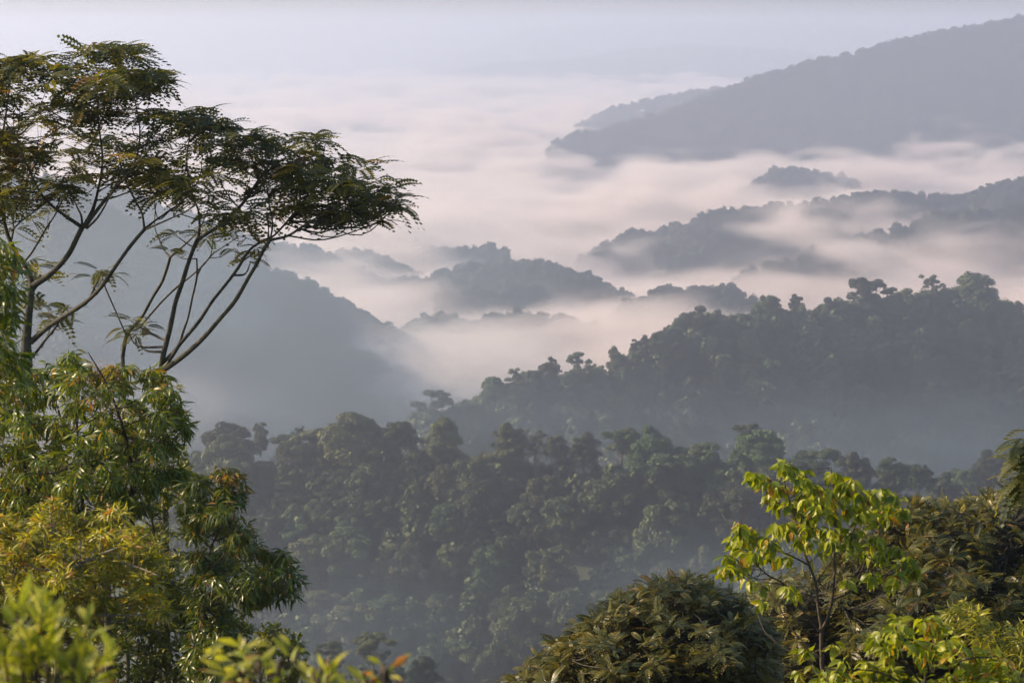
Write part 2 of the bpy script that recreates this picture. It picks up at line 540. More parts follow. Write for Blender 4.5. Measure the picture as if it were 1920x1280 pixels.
SKY = [
 # px, py, width, kind, distance, label
 (660,778,150,'dome',618,'big domed tree standing highest on the left of the near misty ridge',1.0),
 (425,797,120,'dome',638,'rounded hazy tree at the left end of the near ridge beside the leafy foreground tree',1.0),
 (488,794,34,'tall',634,'small upright tree poking above the near ridge left of the big dome',1.0),
 (560,800,40,'open',660,'faint small tree on the near ridge just left of the big domed tree',1.0),
 (540,808,90,'broad',628,'low broad tree on the near ridge between the small upright tree and the big dome',1.0),
 (745,790,85,'dome',616,'medium rounded tree on the near ridge just right of the big dome',1.0),
 (828,788,100,'broad',612,'brownish rounded tree on the near ridge below the arching flat tree',1.0),
 (955,795,95,'broad',608,'twin headed tree on the middle of the near ridge',1.0),
 (1005,808,55,'open',606,'bare looking thin tree on the near ridge right of the twin headed tree',1.0),
 (1042,820,62,'dome',602,'small dark round tree on the near ridge before a gap',1.0),
 (1096,812,85,'broad',600,'medium round tree on the near ridge left of the wide ragged crown',1.0),
 (1165,800,100,'umbrella',594,'flat shouldered tree forming the left of the wide ragged crown',1.0),
 (1215,796,120,'broad',592,'tall ragged crown in the middle right of the near ridge',1.0),
 (1320,824,100,'broad',586,'low ragged tree on the near ridge left of the layered dome',1.0),
 (1400,792,70,'umbrella',585,'top tier tree with flat crown above the layered dome on the near ridge',1.0),
 (1425,806,115,'dome',578,'layered dome tree on the near ridge behind the yellow green sapling',1.0),
 (1535,838,120,'umbrella',570,'wide low tree on the near ridge above the yellow green sapling top',1.0),
 (1665,858,45,'tall',562,'small slim tree on the falling right end of the near ridge',1.0),
 (1605,850,95,'broad',566,'broad ragged tree between the wide low tree and the slim one, near ridge end',1.0),
 (1690,870,75,'dome',563,'hazy round tree between the slim tree and the right foot of the near ridge',1.0),
 (1772,886,80,'broad',600,'low broad hazy tree in the dip before the right edge slope',1.0),
 (1815,882,62,'dome',680,'small hazy tree at the left foot of the right edge slope',1.0),
 (1905,838,80,'dome',700,'pale misty tree at the very right edge above the feathery crown',1.0),
 (1725,874,70,'dome',560,'round tree near the right foot of the near ridge',1.0),
 (1860,842,90,'broad',690,'misty tree rising at the right edge behind the feathery branch',1.0),
 (815,730,92,'umbrella',866,'arching flat tree with sky showing through at the low tip of the dark ridge',0.9),
 (925,705,58,'dome',884,'round tree with airy underside on the low part of the dark ridge',1.1),
 (962,694,45,'open',889,'open crowned tree beside the round airy tree on the dark ridge',1.0),
 (1000,690,50,'broad',895,'low tree on the dark ridge between the open tree and the pointed one',1.0),
 (1030,668,55,'broad',901,'pointed bushy tree on the dark ridge left of the lone round tree',1.0),
 (1086,659,52,'umbrella',912,'lone round tree standing clear of the others on the dark ridge',1.1),
 (1155,654,36,'tall',929,'short pointed tree in the dip of the dark ridge',1.0),
 (1200,628,55,'open',940,'leaning airy tree below the big rise of the dark ridge',1.0),
 (1236,622,45,'dome',946,'small dense tree leaning on the big rise of the dark ridge',1.0),
 (1312,574,85,'broad',968,'flat topped tree crowning the big rise of the dark ridge',0.8),
 (1280,592,75,'broad',965,'dense rounded tree on the left shoulder of the big rise',1.0),
 (1390,582,70,'broad',988,'dense low tree just right of the big rise on the dark ridge',1.0),
 (1440,557,72,'dome',1003,'round tree on the dark ridge left of the small stubby tree',1.0),
 (1494,556,32,'tall',1018,'small stubby tree standing alone on the dark ridge',0.8),
 (1555,556,60,'broad',1030,'low broad tree on the dark ridge left of the wide spreading tree',1.0),
 (1622,516,90,'umbrella',1045,'wide spreading tree with flat crown on the right of the dark ridge',1.1),
 (1668,532,60,'open',1052,'airy tree joined to the wide spreading tree on the dark ridge',1.0),
 (1710,540,60,'broad',1060,'low round tree between the spreading tree and the lacy one',1.0),
 (1748,518,50,'open',1068,'lacy see through tree left of the huge dome on the dark ridge',1.0),
 (1825,516,118,'dome',1080,'huge domed tree at the right end of the dark ridge',1.0),
 (1905,568,55,'broad',1098,'leafy tree at the right edge below the huge dome of the dark ridge',1.0),
 (700,1184,95,'umbrella',395,'flat crowned pale tree rising in the gap behind the blurred twigs',1.0),
 (620,1202,80,'umbrella',390,'lower flat tree left of the pale flat crowned one in the gap',1.0),
 (790,1235,90,'broad',392,'bushy hazy tree low in the gap right of the flat crowned pair',1.0),
]
for (px, py, wp, kd, y, lb, zm) in SKY:
    o = sky_tree(px, py, wp, kd, y, lb, zm)
    taken.append((o.location.x, o.location.y, o.scale.x * 0.8))

n1 = poisson_trees(1500, (340, 1960), (465, 648), 7.5, 'near', 'trees of the near hillside', 'on the near hillside slope, one of many alike', 1330, ['dome', 'dome', 'dome', 'dome', 'broad', 'umbrella', 'umbrella', 'open'], 0.66, 1.22, (0.8, 1.05))
n1 += poisson_trees(200, (1700, 1960), (650, 720), 9.5, 'nearb', 'trees of the right edge slope', 'on the misty slope at the right edge', 1330, ['dome', 'broad'], 0.9, 1.2)
n2 = poisson_trees(1500, (740, 1960), (830, 1110), 25, 'dark', 'trees of the dark ridge', 'on the dark ridge face, one of many alike', 880, ['dome', 'tall', 'broad', 'dome', 'umbrella'], 0.8, 1.15)
print('forest trees', len(SKY), n1, n2)

# undergrowth and far woods, as masses
def wood(name, ridges, n, size, q, spread, label, seed, hmul=1.0, mat=None, sink=4.0):
    rng = np.random.default_rng(seed)
    b = Bag()
    X, Y, G = [], [], []
    for rk in ridges:
        P, sl = RG[rk]
        seg = np.linalg.norm(np.diff(P[:, :2], axis=0), axis=1)
        tot = seg.sum()
        m = int(n * (tot / sum(np.linalg.norm(np.diff(RG[k][0][:, :2], axis=0), axis=1).sum() for k in ridges)))
        idx = rng.choice(len(seg), m, p=seg / tot)
        t = rng.random(m)
        c = P[idx] * (1 - t)[:, None] + P[idx + 1] * t[:, None]
        off = rng.uniform(-spread, spread * 0.15, m)
        crest = rng.random(m) < 0.25
        off[crest] = rng.normal(scale=4, size=crest.sum())
        x = c[:, 0] + rng.normal(scale=6, size=m)
        y = c[:, 1] + off
        x = x * y / c[:, 1]
        g = ground_h(x, y)
        ok = g < ridge_h(P, sl, x, y) + 14
        X.append(x[ok]); Y.append(y[ok]); G.append(g[ok])
    X, Y, G = map(np.concatenate, (X, Y, G))
    for k in range(len(X)):
        s = size * rng.uniform(0.55, 1.15)
        h = (15 + sink) * hmul * rng.uniform(0.65, 1.25)
        L = [((0, 0, h * .5), (s * .5, s * .5, h * .5))]
        for _ in range(6):
            a, rr = rng.uniform(0, 6.28), rng.uniform(.1, .45) * s
            L.append(((rr * math.cos(a), rr * math.sin(a), h * (.98 - .9 * (rr / s) ** 1.5 + rng.uniform(-.08, .06))), (s * rng.uniform(.14, .24),) * 2 + (s * rng.uniform(.10, .18),)))
        Pq, Nq = crown_quads(L, q, 1, rng)
        add_quads(b, Pq + np.array((X[k], Y[k], G[k] - sink)), Nq, 1.15 / math.sqrt(q), rng, np.clip(rng.uniform(.2, .8) + rng.normal(scale=.2, size=len(Pq)), 0, 1))
    o = link(name, b.mesh(name, mat or M_far), kind='stuff', label=label)
    return o

wood('undergrowth', ['near', 'nearb', 'spur'], 900, 7, 1.6, 70, 'tangled dark undergrowth between the trees of the near hillside', 21, 0.72, M_forest)
wood('undergrowth', ['dark'], 1300, 11, 0.9, 120, 'dense lower canopy filling the face of the dark ridge', 22, 1.0, M_forest)
wood('forest', ['lefta', 'leftspur'], 1300, 13, 0.5, 130, 'hazy blue forest covering the hill on the left', 23)
wood('forest', ['leftb'], 900, 13, 0.4, 120, 'pale forest on the hill behind the left hill', 24)
wood('forest', ['isle', 'isleb', 'mida', 'midb', 'midc', 'midd'], 1800, 13, 0.4, 60, 'forest on the small ridges rising out of the valley mist', 25)
wood('forest', ['righta', 'rightb', 'rightc'], 1600, 14, 0.35, 80, 'dark forest along the mist wrapped ridges on the right', 26)
wood('forest', ['mount', 'mountb', 'island'], 2600, 17, 0.16, 260, 'distant forest covering the big mountain', 27)

# ------------------------------------------------------------------ foreground leaves
def leaf_tpl(width, droop, fold=0.25, belly=0.4):
    """A pointed leaf one unit long along +y, folded at the midrib and arching down."""
    ys = np.array((0.0, 0.22, 0.5, 0.78, 1.0))
    ws = np.array((0.02, 0.75 if belly < .5 else 0.6, 1.0 if belly < .5 else 0.98, 0.55, 0.0)) * width / 2
    V, rows = [], []
    for y, w_ in zip(ys, ws):
        z = -droop * y * y
        yy_ = y * (1 - 0.35 * droop * droop * y)
        if w_ == 0:
            rows.append([len(V)] * 3)
            V.append((0, yy_, z))
        else:
            rows.append([len(V), len(V) + 1, len(V) + 2])
            V += [(-w_, yy_, z + fold * w_), (0, yy_, z), (w_, yy_, z + fold * w_)]
    q, t = [], []
    for a, b in zip(rows[:-1], rows[1:]):
        if b[0] == b[1]:
            t += [(a[0], a[1], b[0]), (a[1], a[2], b[0])]
        else:
            q += [(a[0], a[1], b[1], b[0]), (a[1], a[2], b[2], b[1])]
    return np.array(V, float), [np.array(q), np.array(t)]

def pinnate_tpl(pairs, droop, lw=0.30, sag=0.35, wid=0.095):
    """A feather-shaped compound leaf one unit long: a stalk with paired leaflets."""
    V, q = [], []
    def sp(t):
        return np.array((0, t * (1 - 0.3 * droop * droop * t), -droop * t * t))
    n = 7
    for i in range(n):
        p = sp(i / (n - 1))
        w_ = 0.008 * (1 - .6 * i / (n - 1))
        V += [p + (-w_, 0, 0), p + (w_, 0, 0)]
    for i in range(n - 1):
        q.append((2 * i, 2 * i + 1, 2 * i + 3, 2 * i + 2))
    for k in range(pairs + 1):
        t = 0.20 + 0.80 * k / pairs
        p = sp(t)
        L = lw * math.sin(math.pi * (0.22 + 0.66 * (k / pairs))) ** 0.8
        for sgn in ((-1, 1) if k < pairs else (0,)):
            d = np.array((sgn * 0.92, 0.42, 0.06 - sag * 0.2)) if sgn else np.array((0, 1.0, -droop * 1.6))
            d = d / np.linalg.norm(d)
            e = np.array((0, 1.0, -2 * droop * t)); e /= np.linalg.norm(e)
            if not sgn:
                e = np.array((1.0, 0, 0))
            b0 = len(V)
            mid, tip = p + d * L * .5, p + d * L + np.array((0, 0, -sag * L))
            V += [p, mid + e * wid * .5 + (0, 0, .006), tip, mid - e * wid * .5 + (0, 0, .006)]
            q.append((b0, b0 + 1, b0 + 2, b0 + 3))
    return np.array(V, float), [np.array(q)]

NARROW = [leaf_tpl(0.19, d, 0.35) for d in (0.25, 0.5, 0.8)]
OVATE = [leaf_tpl(0.45, d, 0.28) for d in (0.2, 0.45, 0.7)]
OBLONG = [leaf_tpl(0.34, d, 0.3, 0.6) for d in (0.1, 0.25, 0.45)]
PINNATE = [pinnate_tpl(p, d, 0.235, 0.14, 0.155) for p, d in ((7, 0.3), (8, 0.55), (7, 0.8), (8, 0.45))]

def rosettes(bag, C, rng, tpls, n, length, el=(-20, 50), outward=None, tilt=0.35, tint=None, tilt_up=0.0):
    """Leaves radiating from each twig end in C. tint: (mean, spread) or an array per end."""
    C = np.asarray(C, float)
    m = len(C)
    cnt = rng.integers(n[0], n[1] + 1, m)
    idx = np.repeat(np.arange(m), cnt)
    k = len(idx)
    az = rng.uniform(0, 2 * math.pi, m)[idx] + np.concatenate([np.arange(c) * 2.399 for c in cnt]) + rng.normal(scale=.3, size=k)
    e = np.radians(rng.uniform(el[0], el[1], k))
    d = np.stack((np.cos(az) * np.cos(e), np.sin(az) * np.cos(e), np.sin(e)), -1)
    if outward is not None:
        d = unit(d + outward[idx])
    up = np.array((0, 0, 1.0)) + rng.normal(scale=tilt, size=(k, 3))
    R = frames(d, up)
    S = rng.uniform(length[0], length[1], k)
    if tint is None:
        tint = (0.45, 0.22)
    base = tint[0] if np.isscalar(tint[0]) else np.asarray(tint[0])[idx]
    T = np.clip(base + rng.normal(scale=tint[1], size=k), 0, 1)
    P = C[idx] + d * 0.02 + rng.normal(scale=length[0] * 0.10, size=(k, 3))
    pick = rng.integers(0, len(tpls), k)
    for i, (tv, tf) in enumerate(tpls):
        s_ = pick == i
        if s_.any():
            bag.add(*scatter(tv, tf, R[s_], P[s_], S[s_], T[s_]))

def in_poly(px, py, poly):
    c = np.zeros(px.shape, bool)
    P = np.asarray(poly, float)
    for (x0, y0), (x1, y1) in zip(P, np.roll(P, -1, 0)):
        hit = (y0 > py) != (y1 > py)
        with np.errstate(divide='ignore', invalid='ignore'):
            c ^= hit & (px < (x1 - x0) * (py - y0) / (y1 - y0) + x0)
    return c

def edge_dist(px, py, poly):
    P = np.asarray(poly, float)
    best = np.full(px.shape, 1e9)
    for a, b in zip(P, np.roll(P, -1, 0)):
        d = b - a
        t = np.clip(((px - a[0]) * d[0] + (py - a[1]) * d[1]) / (d @ d), 0, 1)
        best = np.minimum(best, np.hypot(px - a[0] - t * d[0], py - a[1] - t * d[1]))
    return best

def crown_points(poly, n, y, depth, rng, inset=0.0, lumps=0):
    """Points of a rounded crown volume whose outline, seen at distance y, is poly."""
    P = np.asarray(poly, float)
    lo, hi = P.min(0), P.max(0)
    px = rng.uniform(lo[0], hi[0], n * 6)
    py = rng.uniform(lo[1], hi[1], n * 6)
    ok = in_poly(px, py, poly)
    px, py = px[ok][:n], py[ok][:n]
    d = edge_dist(px, py, poly)
    if inset:
        k = d > inset
        px, py, d = px[k], py[k], d[k]
    if lumps:
        # gather the points round clump centres so that the crown has lumps and gaps
        k = rng.permutation(len(px))[:lumps]
        own = np.argmin((px[:, None] - px[k]) ** 2 + (py[:, None] - py[k]) ** 2, axis=1)
        f = rng.uniform(0.12, 0.48, lumps)[own]
        px, py = px + (px[k][own] - px) * f, py + (py[k][own] - py) * f
        kd = rng.uniform(-1, 1, lumps)[own]
    # points on the picture's rim do not limit the depth
    w_ = np.clip(d / max(1.0, np.percentile(d, 92)), 0.05, 1)
    q_ = rng.uniform(-1, 1, len(px))
    if lumps:
        q_ = 0.35 * q_ + 0.65 * kd
    yy_ = y + depth * np.sqrt(w_) * q_
    u, v = (px - 960) / F, (640 - py) / F
    s = yy_ / (CP + v * SP)
    return np.stack((u * s, yy_, (-SP + v * CP) * s), -1)

def limb(bag, pts, y, dy=0.0, n=5, sides=7):
    """A traced branch: rows (photo x, photo y, width in photo px); dy bends it away in depth."""
    rows = []
    m = len(pts) - 1
    for i, (px, py, wpx) in enumerate(pts):
        yy_ = y + dy * i / m
        p = at(px, py, yy_)
        rows.append((*p, wpx / F * yy_ / 2))
    path = smooth_path(rows, n)
    tube(bag, path, sides)
    return path

def twigs(bag, C, nodes, rng, r0=0.012, maxlen=3.0, share=1.0, sides=4):
    """Thin twigs from the nearest limb node to each twig end."""
    nodes = np.asarray(nodes)
    for c in C:
        if rng.random() > share:
            continue
        dd = np.linalg.norm((nodes[:, :3] - c) * (1, 0.6, 1), axis=1) + np.maximum(0, nodes[:, 2] - c[2] + 0.1) * 2
        q = nodes[np.argmin(dd)]
        L = np.linalg.norm(q[:3] - c)
        if L > maxlen or L < 0.03:
            continue
        mid = (q[:3] + c) / 2 + rng.normal(scale=0.07 * L, size=3) + (0, 0, -0.10 * L)
        r = min(r0 * (0.5 + L), q[3] * 0.8)
        tube(bag, smooth_path([(*q[:3], r), (*mid, r * .75), (*c, r * .45)], 4), sides)

def foot(bag, px, py, wpx, y, sides=8):
    """The trunk from a traced point down to the ground."""
    p = at(px, py, y)
    r = wpx / F * y / 2
    g = float(ground_h(p[0], y))
    tube(bag, smooth_path([(p[0] - .12, y, g - .5, r * 1.7), (p[0] - .1, y, g + .4, r * 1.35), (p[0] - 0.03, y, (p[2] + g) / 2, r * 1.12), (*p, r)], 5), sides)
    return (p[0] - .1, y, g)

def plant(name, base, label, cat, wood_bag, leaf_bag, bark, leafm, group=None, wood='trunk', leaf='crown'):
    o = empty(name, tuple(base), label, cat, group)
    for nm, bag, mt, sm in ((wood, wood_bag, bark, True), (leaf, leaf_bag, leafm, False)):
        if bag.n:
            me = bag.mesh(nm, mt, sm)
            me.transform(__import__('mathutils').Matrix.Translation(-Vector(tuple(base))))
            link(nm, me, o)
    return o

YEL = (1.25, 1.15, 0.45)
M_umb = leaf_mat('umbrella_tree_leaves', (0.038, 0.066, 0.022), (0.185, 0.175, 0.026), (0.28, 0.15, 0.028), trans=0.55, tcol=(1.35, 1.2, .5), rough=0.5)
M_nar = leaf_mat('narrow_leaves', (0.042, 0.090, 0.014), (0.205, 0.245, 0.022), (0.32, 0.17, 0.022), trans=0.40, tcol=YEL, rough=0.33)
M_nar2 = leaf_mat('dark_narrow_leaves', (0.030, 0.064, 0.014), (0.140, 0.180, 0.022), (0.30, 0.15, 0.025), trans=0.34, tcol=YEL, rough=0.33)
M_sun = leaf_mat('yellow_bush_leaves', (0.120, 0.150, 0.014), (0.52, 0.47, 0.036), (0.42, 0.17, 0.04), trans=0.48, tcol=(1.1, 1.05, .5), rough=0.38)
M_drk = leaf_mat('dark_bush_leaves', (0.034, 0.062, 0.010), (0.190, 0.210, 0.018), (0.36, 0.32, 0.03), trans=0.42, tcol=YEL, rough=0.42)  # yellow end of the ramp paints in leaves the sun shines through
M_sap = leaf_mat('sapling_leaves', (0.110, 0.160, 0.008), (0.38, 0.41, 0.014), (0.42, 0.20, 0.012), trans=0.46, tcol=(1.1, 1.1, .4), rough=0.42)
M_fea = leaf_mat('feathery_leaves', (0.046, 0.068, 0.018), (0.205, 0.185, 0.034), (0.30, 0.18, 0.050), trans=0.32, tcol=(1.2, 1.0, .5), rough=0.40)
M_fro = leaf_mat('front_bush_leaves', (0.22, 0.27, 0.020), (0.52, 0.48, 0.070), (0.42, 0.18, 0.04), trans=0.46, tcol=(1.0, 1.05, .5), rough=0.38)
M_bark = bark_mat('mossy_bark', (0.022, 0.022, 0.014), (0.075, 0.070, 0.045), 9.0)
M_twig = bark_mat('dark_twigs', (0.030, 0.024, 0.016), (0.085, 0.062, 0.040), 20.0)
M_grey = bark_mat('grey_branch', (0.09, 0.08, 0.07), (0.30, 0.27, 0.23), 14.0)

# ---- tall umbrella trees on the left
UY = 30.0
rng = np.random.default_rng(51)
UPOLY = [(-60,95),(0,92),(60,98),(100,112),(140,102),(165,80),(210,76),(260,92),(310,148),(300,165),(270,180),(330,196),(385,192),(430,226),(500,248),(545,240),(600,240),(632,268),(684,290),(722,325),(755,352),(752,375),(730,400),(690,412),(640,398),(580,392),(530,385),(500,400),(470,420),(430,420),(400,392),(330,395),(290,385),(262,348),(205,338),(150,362),(100,372),(50,392),(0,410),(-60,400)]
WA, WB, WC = Bag(), Bag(), Bag()
NA, NB, NC = [], [], []
def la(bag, nodes, pts, y=UY, dy=0.0):
    p = limb(bag, pts, y, dy)
    nodes.append(p[3:])
    return p
baseA = foot(WA, 50, 673, 22, UY)
la(WA, NA, [(50,673,22),(49,639,19),(54,586,15),(58,546,14),(61,535,15)])
la(WA, NA, [(61,535,13),(72,530,12),(98,511,11),(127,479,10),(146,442,10),(154,426,10)], dy=-.2)
la(WA, NA, [(154,426,8),(112,397,6),(80,368,5),(55,320,4),(30,260,3)], UY - .2, -1)
la(WA, NA, [(156,426,8),(173,395,7),(183,360,5),(192,300,4),(185,230,3),(180,140,2)], UY - .2, .8)
la(WA, NA, [(158,426,8),(186,389,7),(212,358,5),(250,310,4),(262,240,3),(240,140,2)], UY - .2, -.6)
la(WA, NA, [(154,424,5),(152,404,4),(141,381,3),(120,330,2)], UY - .2, .9)
la(WA, NA, [(163,428,5),(183,408,4),(202,376,3),(230,320,2)], UY - .2, -1.2)
la(WA, NA, [(61,535,11),(50,505,9),(33,478,8),(18,450,8),(8,418,8),(5,380,7),(-4,320,5),(10,220,4),(20,150,2)], dy=.6)
la(WA, NA, [(20,455,5),(25,430,4),(25,400,4),(45,365,3),(60,300,2)], UY + .3, 1)
la(WA, NA, [(22,432,4),(40,415,3),(85,380,3),(110,350,2)], UY + .3, -.8)
la(WA, NA, [(45,492,4),(62,470,4),(85,430,4),(105,400,3),(120,370,2)], UY + .2, 1.2)
la(WA, NA, [(58,641,12),(88,615,10),(119,594,9),(149,575,9),(173,556,8),(196,530,8),(220,495,7),(247,458,7),(271,430,7)], dy=-1)
la(WA, NA, [(271,430,5),(266,400,4),(252,373,4),(232,330,3),(215,260,2)], UY - 1, -.6)
la(WA, NA, [(271,430,6),(292,413,4),(319,394,4),(343,376,3),(375,330,2),(380,240,2)], UY - 1, .8)
la(WA, NA, [(273,430,5),(287,424,4),(319,410,3),(353,394,3),(390,365,2)], UY - 1, -1)
la(WA, NA, [(62,668,6),(82,641,5),(101,618,4),(112,600,3)], UY, .4)
baseB = foot(WB, 230, 668, 8, UY + 2)
la(WB, NB, [(230,668,8),(234,641,8),(239,625,7),(255,607,7),(268,591,6),(287,556,6),(303,530,6),(313,503,6),(319,482,6)], UY + 2)
la(WB, NB, [(319,482,5),(308,469,3),(297,445,3),(290,424,2),(292,380,2)], UY + 2, .6)
la(WB, NB, [(319,482,5),(335,469,4),(364,442,3),(377,424,2),(400,370,2)], UY + 2, -.5)
la(WB, NB, [(250,620,4),(260,615,4),(281,591,4),(305,564,4),(332,538,4),(353,522,3),(380,498,3),(398,477,3),(414,466,2),(445,445,2)], UY + 2, -.8)
la(WB, NB, [(234,623,3),(218,586,3),(196,535,3),(190,505,2)], UY + 2, .3)
baseC = foot(WC, 305, 690, 14, UY + .6)
yc = UY + .6
la(WC, NC, [(303,692,12),(306,665,11),(313,639,10),(321,604,10),(329,567,9),(343,525,9),(353,493,8),(366,458,8),(372,448,9)], yc)
la(WC, NC, [(372,448,6),(374,426,5),(372,395,4),(359,360,4),(350,300,3),(360,230,2)], yc, .8)
la(WC, NC, [(372,448,8),(390,437,7),(414,421,7),(438,400,6),(462,373,6),(480,345,5),(510,300,3),(520,260,2)], yc, -.7)
la(WC, NC, [(305,680,6),(320,665,6),(335,647,6),(343,623,5),(353,594,4),(361,556,4),(369,519,4),(369,485,3)], yc, .5)
la(WC, NC, [(369,519,3),(378,500,3),(395,478,2),(400,440,2)], yc + .4, .3)
la(WC, NC, [(307,690,8),(325,664,8),(337,646,7),(372,604,7),(398,565,6),(422,535,6),(446,503,6),(467,470,5),(492,452,5),(512,443,4),(530,425,4),(555,395,4),(577,365,3),(600,320,2),(610,270,2)], yc, -.8)
la(WC, NC, [(308,692,12),(321,684,11),(353,660,10),(382,633,9),(414,596,8),(441,564,8),(467,519,7),(480,497,7),(495,467,7),(507,450,7)], yc, -1.4)
la(WC, NC, [(507,450,6),(540,442,5),(567,425,5),(600,405,4),(645,382,3),(690,350,2)], yc - 1.4, -.3)
la(WC, NC, [(507,450,4),(511,417,3),(505,385,3),(498,330,2),(490,280,2)], yc - 1.4, .8)
la(WC, NC, [(497,470,3),(503,440,2),(504,415,2)], yc - 1.4, .8)
nodesA, nodesB, nodesC = (np.concatenate(q) for q in (NA, NB, NC))
Wp = crown_points(UPOLY, 340, UY, 2.6, rng, 0, 110)
# the rim whorls that draw the outline against the mist
RIM = [(5,104),(50,108),(85,118),(125,112),(165,88),(178,80),(205,86),(230,90),(255,100),(285,128),(300,150),(255,130),(225,130),(330,205),(355,205),(385,205),(405,218),(440,240),(470,250),(505,262),(545,254),(585,252),(600,262),(640,285),(665,300),(680,305),(700,335),(712,345),(690,385),(672,392),(640,380),(600,380),(560,378),(520,372),(655,340),(620,330),(728,338),(735,362),(722,385)]
Wr = np.array([at(a, b, UY + rng.uniform(-1.2, 1.2)) for a, b in RIM])
LOW = [(470,478),(440,455),(478,455),(425,430),(400,420),(330,430),(320,460),(500,385),(450,390),(385,440),(60,495),(75,515),(52,480),(65,555),(85,560),(72,575),(110,585),(128,570),(100,590),(190,500),(175,505),(205,508),(245,590),(238,606),(255,618),(270,600),(25,420),(60,400),(90,385),(20,380)]
Wl = np.array([at(a, b, UY + .8 + rng.uniform(-.4, .9)) for a, b in LOW])
CA, CB, CC = Bag(), Bag(), Bag()
allw = np.concatenate((Wp, Wr, Wl)) - np.array((0, 0, 0.09))
kindw = np.concatenate((np.zeros(len(Wp)), np.ones(len(Wr)), np.full(len(Wl), 2)))
tree_of = []
for c in allw:
    ds = [np.min(np.linalg.norm((q[:, :3] - c) * (1, .5, 1), axis=1)) for q in (nodesA, nodesB, nodesC)]
    ds[1] += 0.5
    tree_of.append(int(np.argmin(ds)))
tree_of = np.array(tree_of)
for ti, (cb, wb, nd) in enumerate(((CA, WA, nodesA), (CB, WB, nodesB), (CC, WC, nodesC))):
    for kv, nn, ln, tn in ((0, (6, 9), (0.27, 0.44), (0.43, 0.24)), (1, (6, 9), (0.30, 0.47), (0.38, 0.23)), (2, (5, 8), (0.22, 0.40), (0.38, 0.25))):
        s_ = (tree_of == ti) & (kindw == kv)
        if s_.any():
            rosettes(cb, allw[s_], rng, PINNATE, nn, ln, (0, 38), tilt=0.25, tint=tn)
            twigs(wb, allw[s_], nd, rng, 0.016, 3.2)
plant('umbrella_tree', baseA, 'tall umbrella tree with a thick forking trunk and feathery leaves reaching the left edge', 'tree', WA, CA, M_bark, M_umb, 'umbrella trees on the left')
plant('umbrella_tree', baseB, 'slender thin stemmed umbrella tree between the two big ones, with few leaves', 'tree', WB, CB, M_bark, M_umb, 'umbrella trees on the left')
plant('umbrella_tree', baseC, 'umbrella tree of long curving stems whose feathery crown leans over the mist', 'tree', WC, CC, M_bark, M_umb, 'umbrella trees on the left')

# ---- narrow-leaved trees below them
def leafy(name, label, cat, poly, y, depth, n, tpl, cnt, length, leafm, bark, seed, el=(-60, 25), tint=(.45, .22), limbs=(), stem=None, tilt=.5, tip=None, group=None, twig_share=.5, r0=.010, inset=6, lumps=0):
    rng = np.random.default_rng(seed)
    wb, lb, nodes = Bag(), Bag(), []
    sx, sy, sw = stem
    base = foot(wb, sx, sy, sw, y)
    for pts, dy in limbs:
        nodes.append(limb(wb, pts, y, dy)[1:])
    C = crown_points(poly, n, y, depth, rng, inset, lumps)
    if not nodes:
        nodes.append(np.array([(*at(sx, sy, y), sw / F * y / 2)]))
    # secondary limbs that fan out through the crown
    nd = np.concatenate(nodes)
    for c in C[rng.permutation(len(C))[:max(4, len(C) // 14)]]:
        q = nd[np.argmin(np.linalg.norm(nd[:, :3] - c, axis=1) + np.maximum(0, nd[:, 2] - c[2]) * 1.5)]
        L = np.linalg.norm(c - q[:3])
        if L < .1:
            continue
        mid = (q[:3] + c) / 2 + (0, 0, -.08 * L) + rng.normal(scale=.05 * L, size=3)
        r = min(q[3] * .6, .012 + .012 * L)
        p = smooth_path([(*q[:3], r), (*mid, r * .7), (*c, r * .35)], 5)
        tube(wb, p, 5)
        nodes.append(p[2:])
    tn = np.full(len(C), tint[0])
    if tip is not None:      # young shoots of another tint near the given photo points
        qx, qy = project(C)
        for (tx, ty, tr, tv) in tip:
            tn = np.where(np.hypot(qx - tx, qy - ty) < tr, tv, tn)
    lobe = 0.12 * np.sin(C[:, 0] * 2.3) * np.sin(C[:, 2] * 2.9 + 1)
    rosettes(lb, C, rng, tpl, cnt, length, el, tilt=tilt, tint=(tn + lobe, tint[1]))
    twigs(wb, C, np.concatenate(nodes), rng, r0, 1.6, twig_share)
    return plant(name, base, label, cat, wb, lb, bark, leafm, group)

leafy('narrow_leaf_tree', 'glossy dark green tree of drooping narrow leaves with red young tips, under the umbrella trees', 'tree',
      [(-80,720),(0,700),(55,690),(80,668),(120,672),(140,645),(170,640),(190,668),(235,668),(262,690),(285,668),(312,676),(338,735),(352,775),(358,800),(350,850),(360,880),(330,930),(300,960),(200,1000),(60,1010),(-80,1010)],
      20, 1.7, 1150, NARROW, (8, 13), (0.08, 0.15), M_nar, M_twig, 61, limbs=[
      ([(250,1000,11),(245,940,9),(248,880,8),(230,800,6),(200,720,4),(165,660,2)], -.4), ([(246,930,8),(275,880,6),(300,800,5),(310,720,3)], .4), ([(245,940,8),(180,880,6),(120,800,5),(100,720,3)], .7),
      ([(150,1000,8),(155,920,7),(148,840,5),(140,760,3)], -.8), ([(60,1010,8),(50,900,6),(30,800,4),(10,730,3)], .2)],
      stem=(200, 1010, 14), tip=[(192,680,30,.84), (285,675,20,.82), (170,740,14,.8)], tint=(.44, .27), lumps=110)  # wide tint spread also colours some leaves as if sunlit
